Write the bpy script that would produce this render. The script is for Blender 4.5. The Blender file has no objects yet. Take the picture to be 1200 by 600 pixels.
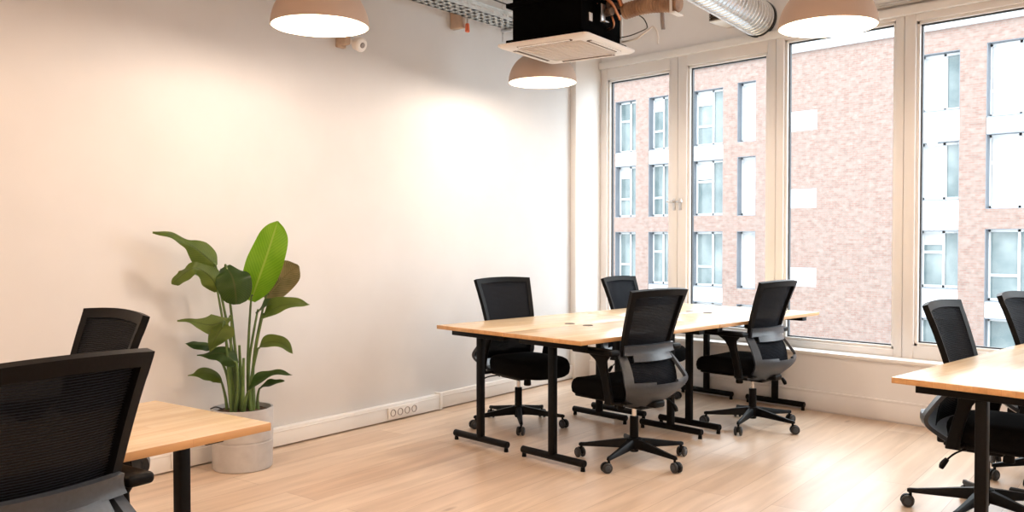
import bpy, bmesh, math, random
from math import sin, cos, pi, radians as R, atan, sqrt
from mathutils import Vector, Matrix
random.seed(7)
C = bpy.context.scene
COL = C.collection

# ------------------------------------------------------------------ helpers
def link(o, parent=None):
    COL.objects.link(o)
    if parent is not None:
        o.parent = parent
    return o

def mesh_of(name, bm, mat, smooth=True, angle=35):
    bmesh.ops.recalc_face_normals(bm, faces=bm.faces)
    me = bpy.data.meshes.new(name)
    bm.to_mesh(me); bm.free()
    for m in (mat if isinstance(mat, (list, tuple)) else [mat]):
        me.materials.append(m)
    if smooth:
        for p in me.polygons: p.use_smooth = True
        me.set_sharp_from_angle(angle=R(angle))
    return me

def obj(name, bm, mat, parent=None, loc=None, rot=None, smooth=True):
    o = bpy.data.objects.new(name, mesh_of(name, bm, mat, smooth))
    link(o, parent)
    if loc: o.location = loc
    if rot: o.rotation_euler = rot
    return o

def inst(name, me, parent=None, loc=(0, 0, 0), rot=(0, 0, 0)):
    o = bpy.data.objects.new(name, me)
    link(o, parent); o.location = loc; o.rotation_euler = rot
    return o

def tag(o, label, cat, group=None, kind=None):
    o['label'] = label; o['category'] = cat
    if group: o['group'] = group
    if kind: o['kind'] = kind
    return o

def thing(name, label, cat, loc=(0, 0, 0), rotz=0, group=None):
    o = bpy.data.objects.new(name, None); link(o)
    o.location = loc; o.rotation_euler = (0, 0, rotz); o.empty_display_size = .1
    return tag(o, label, cat, group)

def struct(name, bm, mat, smooth=False, parent=None, label=None):
    o = obj(name, bm, mat, parent, smooth=smooth)
    if parent is None: o['kind'] = 'structure'
    if label: o['label'] = label
    return o

def BM(): return bmesh.new()

def add_box(bm, lo, hi, bev=0.0, seg=2, M=None, mi=0):
    lo = Vector(lo); hi = Vector(hi)
    r = bmesh.ops.create_cube(bm, size=1)
    vs = r['verts']
    c = (lo + hi) / 2; d = hi - lo
    for v in vs:
        v.co = Vector((v.co.x * d.x, v.co.y * d.y, v.co.z * d.z)) + c
    fs = list({f for v in vs for f in v.link_faces})
    for f in fs: f.material_index = mi
    if bev > 0:
        es = list({e for v in vs for e in v.link_edges})
        rr = bmesh.ops.bevel(bm, geom=es, offset=bev, segments=seg, profile=.5, affect='EDGES')
        vs = list({v for f in rr['faces'] for v in f.verts} | {v for v in vs if v.is_valid})
    if M is not None:
        for v in vs: v.co = M @ v.co
    return vs

def add_cyl(bm, p0, p1, r0, r1=None, n=20, bev=0.0, cap=True):
    if r1 is None: r1 = r0
    p0 = Vector(p0); p1 = Vector(p1); ax = (p1 - p0); L = ax.length; ax.normalize()
    q = Vector((0, 0, 1)).rotation_difference(ax)
    prof = [(r0, 0), (r1, L)]
    if bev: prof = [(r0 - bev, 0), (r0, bev), (r1, L - bev), (r1 - bev, L)]
    rings = []
    for r, z in prof:
        rings.append([bm.verts.new(p0 + q @ Vector((r * cos(2*pi*i/n), r * sin(2*pi*i/n), z))) for i in range(n)])
    for a, b in zip(rings, rings[1:]):
        for i in range(n): bm.faces.new((a[i], a[(i+1) % n], b[(i+1) % n], b[i]))
    if cap:
        bm.faces.new(rings[0][::-1]); bm.faces.new(rings[-1])

def add_lathe(bm, prof, n=48, c=(0, 0, 0), close=False):
    c = Vector(c); rings = []
    for r, z in prof:
        if r < 1e-6: rings.append([bm.verts.new(c + Vector((0, 0, z)))])
        else: rings.append([bm.verts.new(c + Vector((r * cos(2*pi*i/n), r * sin(2*pi*i/n), z))) for i in range(n)])
    pairs = list(zip(rings, rings[1:]))
    if close: pairs.append((rings[-1], rings[0]))
    for a, b in pairs:
        if len(a) == 1 and len(b) == 1: continue
        for i in range(n):
            j = (i + 1) % n
            if len(a) == 1: bm.faces.new((a[0], b[j], b[i]))
            elif len(b) == 1: bm.faces.new((a[i], a[j], b[0]))
            else: bm.faces.new((a[i], a[j], b[j], b[i]))

def catmull(pts, n=8):
    pts = [Vector(p) for p in pts]
    P = [pts[0] * 2 - pts[1]] + pts + [pts[-1] * 2 - pts[-2]]
    out = []
    for k in range(1, len(P) - 2):
        a, b, c, d = P[k-1], P[k], P[k+1], P[k+2]
        for i in range(n):
            t = i / n
            out.append(.5 * (2*b + (c - a)*t + (2*a - 5*b + 4*c - d)*t*t + (3*b - a - 3*c + d)*t**3))
    out.append(pts[-1]); return out

def add_tube(bm, pts, rad, n=10, spline=6, cap=True):
    P = catmull(pts, spline) if spline else [Vector(p) for p in pts]
    m = len(P)
    rf = rad if callable(rad) else (lambda t: rad)
    tan = [(P[min(i+1, m-1)] - P[max(i-1, 0)]).normalized() for i in range(m)]
    up = Vector((0, 0, 1)) if abs(tan[0].z) < .9 else Vector((1, 0, 0))
    u = (up - tan[0] * up.dot(tan[0])).normalized()
    rings = []
    for i in range(m):
        u = (u - tan[i] * u.dot(tan[i])).normalized(); w = tan[i].cross(u)
        r = rf(i / (m - 1))
        rings.append([bm.verts.new(P[i] + (u * cos(2*pi*k/n) + w * sin(2*pi*k/n)) * r) for k in range(n)])
    for a, b in zip(rings, rings[1:]):
        for k in range(n): bm.faces.new((a[k], a[(k+1) % n], b[(k+1) % n], b[k]))
    if cap:
        bm.faces.new(rings[0][::-1]); bm.faces.new(rings[-1])

def add_shell(bm, fn, us, vs, mask, th):
    """a curved panel of thickness th over the parameter grid us x vs, keeping the cells for which mask(u, v) holds"""
    nu, nv = len(us), len(vs)
    P = [[Vector(fn(u, v)) for v in vs] for u in us]
    N = [[None]*nv for _ in us]
    for i in range(nu):
        for j in range(nv):
            a = P[min(i+1, nu-1)][j] - P[max(i-1, 0)][j]
            b = P[i][min(j+1, nv-1)] - P[i][max(j-1, 0)]
            n = a.cross(b); N[i][j] = n.normalized() if n.length > 1e-9 else Vector((1, 0, 0))
    cells = {(i, j) for i in range(nu-1) for j in range(nv-1) if mask((us[i]+us[i+1])/2, (vs[j]+vs[j+1])/2)}
    F, B = {}, {}
    def vtx(d, s, i, j):
        if (i, j) not in d: d[(i, j)] = bm.verts.new(P[i][j] + N[i][j] * (th/2*s))
        return d[(i, j)]
    for (i, j) in cells:
        q = [(i, j), (i+1, j), (i+1, j+1), (i, j+1)]
        bm.faces.new([vtx(F, 1, *k) for k in q]); bm.faces.new([vtx(B, -1, *k) for k in q[::-1]])
        for (k0, k1, nb) in ((q[0], q[1], (i, j-1)), (q[1], q[2], (i+1, j)), (q[2], q[3], (i, j+1)), (q[3], q[0], (i-1, j))):
            if nb not in cells:
                bm.faces.new([vtx(F, 1, *k1), vtx(F, 1, *k0), vtx(B, -1, *k0), vtx(B, -1, *k1)])

def lin(a, b, n): return [a + (b - a) * i / n for i in range(n + 1)]
def interp(x, tab):
    if x <= tab[0][0]: return tab[0][1]
    for (x0, y0), (x1, y1) in zip(tab, tab[1:]):
        if x <= x1:
            t = (x - x0) / (x1 - x0); return y0 + (y1 - y0) * t
    return tab[-1][1]
def smooth_tab(tab, n=6):
    P = catmull([(a, b, 0) for a, b in tab], n)
    return sorted((p.x, p.y) for p in P)

# ------------------------------------------------------------------ materials
def s2l(c): return tuple(((x/255)/12.92 if x/255 <= .04045 else ((x/255 + .055)/1.055)**2.4) for x in c)
def mat(name, col, rough=.5, metal=0, spec=.5, **kw):
    m = bpy.data.materials.new(name); m.use_nodes = True
    b = m.node_tree.nodes['Principled BSDF']
    b.inputs['Base Color'].default_value = (*col, 1); b.inputs['Roughness'].default_value = rough
    b.inputs['Metallic'].default_value = metal; b.inputs['Specular IOR Level'].default_value = spec
    for k, v in kw.items(): b.inputs[k].default_value = v
    return m
def nodes(m): return m.node_tree.nodes, m.node_tree.links, m.node_tree.nodes['Principled BSDF']
def mottle(m, c0, c1, scale=6, detail=4, bump=0, stretch=(1, 1, 1)):
    N, L, b = nodes(m)
    tc = N.new('ShaderNodeTexCoord'); mp = N.new('ShaderNodeMapping'); mp.inputs['Scale'].default_value = stretch
    nz = N.new('ShaderNodeTexNoise'); nz.inputs['Scale'].default_value = scale; nz.inputs['Detail'].default_value = detail
    cr = N.new('ShaderNodeValToRGB'); cr.color_ramp.elements[0].color = (*c0, 1); cr.color_ramp.elements[1].color = (*c1, 1)
    cr.color_ramp.elements[0].position = .3; cr.color_ramp.elements[1].position = .7
    L.new(tc.outputs['Object'], mp.inputs['Vector']); L.new(mp.outputs[0], nz.inputs['Vector'])
    L.new(nz.outputs['Fac'], cr.inputs['Fac']); L.new(cr.outputs['Color'], b.inputs['Base Color'])
    if bump:
        bp = N.new('ShaderNodeBump'); bp.inputs['Strength'].default_value = bump; bp.inputs['Distance'].default_value = .004
        L.new(nz.outputs['Fac'], bp.inputs['Height']); L.new(bp.outputs[0], b.inputs['Normal'])
    return m

M = {}
M['wall'] = mottle(mat('wall_paint', (.62, .615, .61), .85, spec=.2), (.61, .605, .60), (.635, .63, .625), 3, 3, .05)
M['ceiling'] = mottle(mat('ceiling_paint', (.86, .86, .86), .9, spec=.2), (.84, .84, .84), (.88, .88, .88), 4, 3, .1)
M['header'] = mottle(mat('header_plaster', (.85, .84, .84), .9, spec=.2), (.83, .82, .82), (.86, .85, .85), 5, 4, .15)
M['trim'] = mottle(mat('white_trim', (.8, .79, .77), .5), (.78, .77, .75), (.82, .81, .79), 2, 2)
M['frame'] = mottle(mat('window_frame_paint', (.78, .77, .76), .4), (.76, .75, .74), (.80, .79, .78), 2, 2)
M['panel'] = mottle(mat('panel_paint', (.78, .77, .77), .5), (.77, .76, .76), (.79, .78, .78), 2, 2)
M['gasket'] = mat('window_gasket', (.03, .035, .04), .5)
M['metal'] = mottle(mat('brushed_steel', (.6, .6, .6), .3, 1), (.5, .5, .5), (.65, .65, .65), 30, 2)
M['chrome'] = mottle(mat('chrome', (.75, .75, .75), .15, 1), (.7, .7, .7), (.8, .8, .8), 10, 2)
M['black_metal'] = mottle(mat('black_powder_coat', (.003, .003, .0033), .42, spec=.12), (.0025, .0025, .0028), (.004, .004, .0045), 60, 3, .05)
M['black_plastic'] = mottle(mat('black_plastic', (.003, .003, .0033), .45, spec=.1), (.0025, .0025, .0028), (.004, .004, .0045), 80, 3, .05)
M['grey_plastic'] = mottle(mat('charcoal_plastic', (.032, .040, .052), .36, spec=.5), (.028, .035, .045), (.037, .045, .058), 80, 3, .04)
M['fabric'] = mottle(mat('black_seat_fabric', (.004, .004, .0045), .95, spec=.05), (.003, .003, .0033), (.006, .006, .0066), 220, 3, .3)
M['rubber'] = mottle(mat('caster_tread', (.014, .014, .015), .55), (.012, .012, .013), (.02, .02, .02), 40, 2)

def mesh_fabric():
    m = mat('black_mesh_fabric', (.014, .015, .018), .8, spec=.05)
    N, L, b = nodes(m)
    tc = N.new('ShaderNodeTexCoord')
    w = N.new('ShaderNodeTexWave'); w.wave_type = 'BANDS'; w.bands_direction = 'Z'
    w.inputs['Scale'].default_value = 44; w.inputs['Distortion'].default_value = 1.2; w.inputs['Detail'].default_value = 1; w.inputs['Detail Scale'].default_value = 1.5
    L.new(tc.outputs['Object'], w.inputs['Vector'])
    bp = N.new('ShaderNodeBump'); bp.inputs['Strength'].default_value = .5; bp.inputs['Distance'].default_value = .004
    L.new(w.outputs['Fac'], bp.inputs['Height']); L.new(bp.outputs[0], b.inputs['Normal'])
    mr = N.new('ShaderNodeMapRange'); mr.inputs['To Min'].default_value = .86; mr.inputs['To Max'].default_value = .96
    L.new(w.outputs['Fac'], mr.inputs['Value']); L.new(mr.outputs[0], b.inputs['Alpha'])
    cr = N.new('ShaderNodeValToRGB'); cr.color_ramp.elements[0].color = (.003, .0034, .0045, 1); cr.color_ramp.elements[1].color = (.013, .0152, .021, 1)
    L.new(w.outputs['Fac'], cr.inputs['Fac']); L.new(cr.outputs[0], b.inputs['Base Color'])
    return m
M['mesh'] = mesh_fabric()

def planks(name, length, width, cols, gap, rough, rot=0, grain=.35, knots=False, squash=1, bump=.1):
    m = mat(name, cols[0], rough, spec=.4)
    N, L, b = nodes(m)
    tc = N.new('ShaderNodeTexCoord'); mp = N.new('ShaderNodeMapping'); mp.inputs['Rotation'].default_value = (0, 0, rot)
    L.new(tc.outputs['Object'], mp.inputs['Vector'])
    br = N.new('ShaderNodeTexBrick'); br.offset = .37; br.offset_frequency = 2
    br.inputs['Scale'].default_value = 1; br.inputs['Brick Width'].default_value = length; br.inputs['Row Height'].default_value = width
    br.inputs['Mortar Size'].default_value = gap; br.inputs['Mortar Smooth'].default_value = .2; br.inputs['Bias'].default_value = 0
    br.inputs['Color1'].default_value = (*cols[0], 1); br.inputs['Color2'].default_value = (*cols[1], 1); br.inputs['Mortar'].default_value = (*cols[2], 1)
    L.new(mp.outputs[0], br.inputs['Vector'])
    sx = N.new('ShaderNodeMapping'); sx.inputs['Scale'].default_value = (1.1, 11, 11) if knots else (1.6, 22, 22); L.new(mp.outputs[0], sx.inputs['Vector'])
    nz = N.new('ShaderNodeTexNoise'); nz.inputs['Scale'].default_value = 1.4; nz.inputs['Detail'].default_value = 6; nz.inputs['Distortion'].default_value = .6
    L.new(sx.outputs[0], nz.inputs['Vector'])
    cr = N.new('ShaderNodeValToRGB'); cr.color_ramp.elements[0].position = .28; cr.color_ramp.elements[1].position = .72
    cr.color_ramp.elements[0].color = (1 - grain, 1 - grain*1.15, 1 - grain*1.3, 1); cr.color_ramp.elements[1].color = (1.06, 1.06, 1.06, 1)
    L.new(nz.outputs['Fac'], cr.inputs['Fac'])
    mx = N.new('ShaderNodeMix'); mx.data_type = 'RGBA'; mx.blend_type = 'MULTIPLY'; mx.inputs[0].default_value = 1
    L.new(br.outputs['Color'], mx.inputs[6]); L.new(cr.outputs['Color'], mx.inputs[7])
    out = mx.outputs[2]
    if knots:
        km = N.new('ShaderNodeMapping'); km.inputs['Scale'].default_value = (1.1, 3.4, 1); L.new(mp.outputs[0], km.inputs['Vector'])
        vo = N.new('ShaderNodeTexVoronoi'); vo.inputs['Scale'].default_value = 1.15; L.new(km.outputs[0], vo.inputs['Vector'])
        kr = N.new('ShaderNodeValToRGB'); kr.color_ramp.elements[0].position = .02; kr.color_ramp.elements[0].color = (.42, .34, .28, 1)
        kr.color_ramp.elements[1].position = .085; kr.color_ramp.elements[1].color = (1, 1, 1, 1)
        L.new(vo.outputs['Distance'], kr.inputs['Fac'])
        m2 = N.new('ShaderNodeMix'); m2.data_type = 'RGBA'; m2.blend_type = 'MULTIPLY'; m2.inputs[0].default_value = .7
        L.new(out, m2.inputs[6]); L.new(kr.outputs['Color'], m2.inputs[7]); out = m2.outputs[2]
    L.new(out, b.inputs['Base Color'])
    bp = N.new('ShaderNodeBump'); bp.inputs['Strength'].default_value = bump; bp.inputs['Distance'].default_value = .003
    L.new(nz.outputs['Fac'], bp.inputs['Height']); L.new(bp.outputs[0], b.inputs['Normal'])
    return m
WD = Vector((.149, -.989, 0))                       # direction of the long left wall, towards the camera
WALL_ANG = math.atan2(WD.y, WD.x)
M['floor'] = planks('oak_floor_boards', 2.1, .23, ((.60, .445, .325), (.72, .58, .455), (.40, .28, .19)), .0016, .3, rot=-WALL_ANG, grain=.2, knots=True, bump=.06)
M['desk_wood'] = planks('beech_butcher_block', .42, .045, ((.64, .48, .30), (.70, .55, .36), (.55, .39, .23)), .0006, .27, rot=pi/2, grain=.12, bump=.03)
M['edge_wood'] = planks('beech_edge', .30, .05, ((.52, .29, .12), (.60, .36, .17), (.42, .22, .09)), .0006, .4, rot=pi/2, grain=.2, bump=.03)

def brick_mat():
    m = mat('pale_red_brick', (.45, .28, .22), .9, spec=.1)
    N, L, b = nodes(m)
    tc = N.new('ShaderNodeTexCoord'); mp = N.new('ShaderNodeMapping'); mp.inputs['Rotation'].default_value = (-pi/2, 0, 0)
    br = N.new('ShaderNodeTexBrick'); br.inputs['Scale'].default_value = 1; br.inputs['Brick Width'].default_value = .24; br.inputs['Row Height'].default_value = .085
    br.inputs['Mortar Size'].default_value = .012
    br.inputs['Color1'].default_value = (.19, .122, .103, 1); br.inputs['Color2'].default_value = (.215, .163, .143, 1); br.inputs['Mortar'].default_value = (.19, .160, .145, 1)
    nz = N.new('ShaderNodeTexNoise'); nz.inputs['Scale'].default_value = 5; nz.inputs['Detail'].default_value = 6
    cr = N.new('ShaderNodeValToRGB'); cr.color_ramp.elements[0].position = .3; cr.color_ramp.elements[1].position = .7
    cr.color_ramp.elements[0].color = (.85, .82, .80, 1); cr.color_ramp.elements[1].color = (1.12, 1.12, 1.12, 1)
    mx = N.new('ShaderNodeMix'); mx.data_type = 'RGBA'; mx.blend_type = 'MULTIPLY'; mx.inputs[0].default_value = 1
    L.new(tc.outputs['Object'], mp.inputs[0]); L.new(mp.outputs[0], br.inputs['Vector']); L.new(tc.outputs['Object'], nz.inputs['Vector'])
    L.new(nz.outputs['Fac'], cr.inputs['Fac']); L.new(br.outputs['Color'], mx.inputs[6]); L.new(cr.outputs[0], mx.inputs[7]); L.new(mx.outputs[2], b.inputs['Base Color'])
    return m
M['brick'] = brick_mat()
M['facade_white'] = mottle(mat('facade_white_panel', (.42, .43, .44), .7), (.40, .41, .42), (.44, .45, .46), 1.5, 3)
M['reveal'] = mottle(mat('window_reveal_slate', (.13, .145, .165), .6), (.12, .135, .155), (.14, .155, .175), 2, 2)
M['far_glass'] = mottle(mat('far_window_glass', (.10, .13, .135), .08, spec=.3), (.075, .105, .11), (.19, .22, .22), .9, 3)
M['blind'] = mottle(mat('far_window_blind', (.34, .35, .36), .8), (.32, .33, .34), (.37, .37, .37), 2, 2)
M['street'] = mottle(mat('street_asphalt', (.3, .3, .3), .9), (.26, .26, .26), (.34, .34, .34), .5, 4)

def glass_mat():
    m = bpy.data.materials.new('clear_window_glass'); m.use_nodes = True
    N, L = m.node_tree.nodes, m.node_tree.links; N.clear()
    o = N.new('ShaderNodeOutputMaterial'); mx = N.new('ShaderNodeMixShader'); t = N.new('ShaderNodeBsdfTransparent'); g = N.new('ShaderNodeBsdfGlossy')
    t.inputs['Color'].default_value = (.93, .96, .955, 1); g.inputs['Roughness'].default_value = .01
    f = N.new('ShaderNodeFresnel'); f.inputs['IOR'].default_value = 1.35
    L.new(f.outputs[0], mx.inputs[0]); L.new(t.outputs[0], mx.inputs[1]); L.new(g.outputs[0], mx.inputs[2]); L.new(mx.outputs[0], o.inputs[0])
    return m
M['glass'] = glass_mat()
M['shade_out'] = mottle(mat('lamp_shade_cream', (.48, .37, .30), .6, spec=.3), (.47, .36, .29), (.50, .39, .32), 3, 2)
M['shade_in'] = mottle(mat('lamp_shade_inside_white', (.60, .55, .45), .7), (.59, .54, .44), (.61, .56, .46), 3, 2)
M['bulb'] = mat('bulb_glow', (1, .9, .75), .4); M['bulb'].node_tree.nodes['Principled BSDF'].inputs['Emission Color'].default_value = (1, .80, .55, 1)
M['bulb'].node_tree.nodes['Principled BSDF'].inputs['Emission Strength'].default_value = 12
M['ac_white'] = mottle(mat('cassette_white_plastic', (.78, .74, .70), .45), (.77, .73, .69), (.79, .75, .71), 3, 2)
M['ac_grille'] = mottle(mat('cassette_grille_beige', (.56, .49, .43), .6), (.54, .47, .41), (.58, .51, .45), 3, 2)
M['ac_black'] = mottle(mat('black_foam_insulation', (.002, .002, .002), .95, spec=.03), (.0015, .0015, .0015), (.003, .003, .003), 30, 4, .2)
M['duct'] = mottle(mat('galvanised_spiral_duct', (.72, .75, .77), .22, 1), (.64, .67, .69), (.80, .83, .85), 9, 3)
M['tray'] = mottle(mat('galvanised_tray', (.62, .66, .66), .4, .7), (.5, .54, .54), (.7, .73, .73), 14, 3)
M['brown_hose'] = mottle(mat('brown_flexible_hose', (.35, .2, .12), .6), (.22, .12, .07), (.42, .27, .17), 12, 3, .2)
M['copper'] = mottle(mat('copper_pipe', (.5, .2, .1), .35, .9), (.4, .15, .08), (.6, .28, .15), 10, 2)
M['cable_white'] = mottle(mat('white_cable', (.75, .74, .72), .5), (.73, .72, .7), (.77, .76, .74), 10, 2)
M['cable_black'] = mottle(mat('black_cable', (.015, .015, .015), .5), (.012, .012, .012), (.02, .02, .02), 10, 2)
M['cable_grey'] = mottle(mat('grey_conduit', (.3, .27, .26), .5), (.28, .25, .24), (.33, .30, .29), 10, 2)
M['red'] = mottle(mat('orange_red_cap', (.75, .16, .07), .5), (.7, .14, .06), (.8, .2, .09), 10, 2)
M['bracket_wood'] = mottle(mat('timber_batten', (.5, .38, .29), .7), (.44, .33, .25), (.56, .43, .33), 12, 3)
M['dark_grille'] = mottle(mat('dark_grille', (.10, .07, .05), .7), (.08, .055, .04), (.13, .09, .065), 20, 2)
M['pot'] = mottle(mat('pale_fibre_concrete', (.47, .46, .455), .8), (.43, .42, .415), (.51, .50, .495), 14, 5, .2)
M['soil'] = mottle(mat('dark_potting_soil', (.06, .035, .02), .95), (.03, .018, .01), (.11, .065, .04), 40, 4, .6)
def leaf_mat(name, c0, c1, vein, trans=.3):
    m = mat(name, c0, .38, spec=.45)
    N, L, b = nodes(m)
    uv = N.new('ShaderNodeUVMap'); sp = N.new('ShaderNodeSeparateXYZ'); L.new(uv.outputs[0], sp.inputs[0])
    # herringbone side veins + pale midrib from the leaf's own coordinates
    ab = N.new('ShaderNodeMath'); ab.operation = 'ABSOLUTE'; L.new(sp.outputs[0], ab.inputs[0])
    md = N.new('ShaderNodeMath'); md.operation = 'MULTIPLY_ADD'; md.inputs[1].default_value = -.22; L.new(ab.outputs[0], md.inputs[0]); L.new(sp.outputs[1], md.inputs[2])
    sn = N.new('ShaderNodeMath'); sn.operation = 'MULTIPLY'; sn.inputs[1].default_value = 150; L.new(md.outputs[0], sn.inputs[0])
    si = N.new('ShaderNodeMath'); si.operation = 'SINE'; L.new(sn.outputs[0], si.inputs[0])
    mr = N.new('ShaderNodeMapRange'); mr.inputs['From Min'].default_value = -1; L.new(si.outputs[0], mr.inputs['Value'])
    tc = N.new('ShaderNodeTexCoord'); nz = N.new('ShaderNodeTexNoise'); nz.inputs['Scale'].default_value = 9; nz.inputs['Detail'].default_value = 4; L.new(tc.outputs['Object'], nz.inputs['Vector'])
    av = N.new('ShaderNodeMath'); av.operation = 'MULTIPLY_ADD'; av.inputs[1].default_value = .25; L.new(mr.outputs[0], av.inputs[0])
    nm = N.new('ShaderNodeMath'); nm.operation = 'MULTIPLY'; nm.inputs[1].default_value = .85; L.new(nz.outputs['Fac'], nm.inputs[0]); L.new(nm.outputs[0], av.inputs[2])
    cr = N.new('ShaderNodeValToRGB'); cr.color_ramp.elements[0].position = .25; cr.color_ramp.elements[1].position = .85
    cr.color_ramp.elements[0].color = (*c0, 1); cr.color_ramp.elements[1].color = (*c1, 1); L.new(av.outputs[0], cr.inputs['Fac'])
    st = N.new('ShaderNodeMapRange'); st.inputs['From Min'].default_value = .03; st.inputs['From Max'].default_value = .075; st.inputs['To Min'].default_value = 1; st.inputs['To Max'].default_value = 0
    L.new(ab.outputs[0], st.inputs['Value'])
    mx = N.new('ShaderNodeMix'); mx.data_type = 'RGBA'; L.new(st.outputs[0], mx.inputs[0]); L.new(cr.outputs[0], mx.inputs[6]); mx.inputs[7].default_value = (*vein, 1)
    L.new(mx.outputs[2], b.inputs['Base Color'])
    tr = N.new('ShaderNodeBsdfTranslucent'); L.new(mx.outputs[2], tr.inputs['Color'])
    ms = N.new('ShaderNodeMixShader'); ms.inputs[0].default_value = trans
    out = N['Material Output']; L.new(b.outputs[0], ms.inputs[1]); L.new(tr.outputs[0], ms.inputs[2]); L.new(ms.outputs[0], out.inputs[0])
    return m
M['leaf_dark'] = leaf_mat('dark_green_leaf', (.026, .072, .012), (.075, .14, .025), (.09, .12, .03))
M['leaf_mid'] = leaf_mat('mid_green_leaf', (.08, .145, .02), (.20, .26, .05), (.10, .14, .03))
M['leaf_bright'] = leaf_mat('fresh_green_leaf', (.16, .36, .012), (.28, .50, .03), (.38, .52, .08), .4)
M['leaf_brown'] = leaf_mat('browning_leaf', (.05, .075, .02), (.42, .33, .16), (.25, .20, .09))
M['stalk'] = mottle(mat('green_stalk', (.07, .13, .03), .5), (.045, .085, .02), (.12, .20, .045), 8, 3)

# ------------------------------------------------------------------ camera
F = 1030.0
cam = bpy.data.cameras.new('camera'); co = bpy.data.objects.new('camera', cam); COL.objects.link(co)
cam.sensor_width = 36; cam.lens = F / 1200 * 36; cam.clip_end = 200
co.location = (0, 0, 1.32); co.rotation_euler = (pi/2 - atan(22/F), 0, R(46.08))
C.camera = co

# ------------------------------------------------------------------ the room
CEIL = 3.7
CORNER = Vector((-5.549, 6.28, 0))
P_CAM = CORNER + WD * 9.6                         # the left wall's near end
BACKY = P_CAM.y
def quad_prism(bm, pts, z0, z1):
    lo = [bm.verts.new((p[0], p[1], z0)) for p in pts]; hi = [bm.verts.new((p[0], p[1], z1)) for p in pts]
    n = len(pts)
    for i in range(n): bm.faces.new((lo[i], lo[(i+1) % n], hi[(i+1) % n], hi[i]))
    bm.faces.new(lo[::-1]); bm.faces.new(hi)
XR = 3.2
b = BM(); quad_prism(b, [(-5.9, 6.7), (-5.9, BACKY - .2), (XR + .2, BACKY - .2), (XR + .2, 6.7)], -.12, 0); struct('floor', b, M['floor'])
b = BM(); quad_prism(b, [(-5.9, 6.7), (-5.9, BACKY - .2), (XR + .2, BACKY - .2), (XR + .2, 6.7)], CEIL, CEIL + .12); struct('ceiling', b, M['ceiling'])
nrm = Vector((-.989, -.149, 0))                    # out of the room
a0 = CORNER - WD * .35; a1 = P_CAM
b = BM(); quad_prism(b, [a0, a1, a1 + nrm * .2, a0 + nrm * .2], 0, CEIL); struct('wall_left', b, M['wall'])
b = BM(); add_box(b, (P_CAM.x - .2, BACKY - .2, 0), (XR + .2, BACKY, CEIL)); struct('wall_near', b, M['ceiling'])
b = BM(); add_box(b, (XR, BACKY, 0), (XR + .2, 6.7, CEIL)); struct('wall_right', b, M['ceiling'])

# window wall: low panel, header, corner pilaster
WY = 6.42                                         # front of the window frames
b = BM(); add_box(b, (-5.56, 6.28, 0), (XR, 6.62, .425)); struct('wall_window_lower', b, M['panel'])
b = BM(); add_box(b, (-5.60, 6.26, .425), (XR, 6.50, .452), .006); struct('trim_window_sill', b, M['trim'], True)
b = BM(); add_box(b, (-5.6, 6.265, .012), (XR, 6.285, .150), .003); add_box(b, (-5.6, 6.262, .140), (XR, 6.285, .158), .004); struct('baseboard_window', b, M['panel'], True)
b = BM(); add_box(b, (-5.9, 6.43, 2.90), (XR, 6.66, CEIL)); struct('wall_window_upper', b, M['header'])
b = BM(); add_box(b, (-5.454, 6.385, 2.905), (XR, 6.45, 2.968), .008); struct('trim_window_head', b, M['trim'], True)
b = BM(); add_box(b, (-5.545, 6.07, .0), (-5.454, 6.60, CEIL), .004); struct('trim_corner_pilaster', b, M['trim'], True)

# left wall trunking in two runs and a thin plinth
def along(s, off, z): p = CORNER + WD * s - nrm * off; return Vector((p.x, p.y, z))
def wall_box(bm, s0, s1, d0, d1, z0, z1, bev=.003):
    Mx = Matrix(((WD.x, -nrm.x, 0, CORNER.x), (WD.y, -nrm.y, 0, CORNER.y), (0, 0, 1, 0), (0, 0, 0, 1)))
    add_box(bm, (s0, d0, z0), (s1, d1, z1), bev, 2, Mx)
S_J = 2.065                                        # the joint between the two runs
b = BM(); wall_box(b, .02, S_J, 0, .030, .010, .128); wall_box(b, .02, S_J, .026, .033, .096, .104, .002); struct('baseboard_left', b, M['trim'], True)
b = BM(); wall_box(b, S_J, 9.5, 0, .052, .010, .122); wall_box(b, S_J, 9.5, .050, .055, .098, .104, .002); wall_box(b, S_J - .012, S_J + .016, 0, .058, .006, .135); struct('trim_cable_trunking', b, M['trim'], True)

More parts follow.
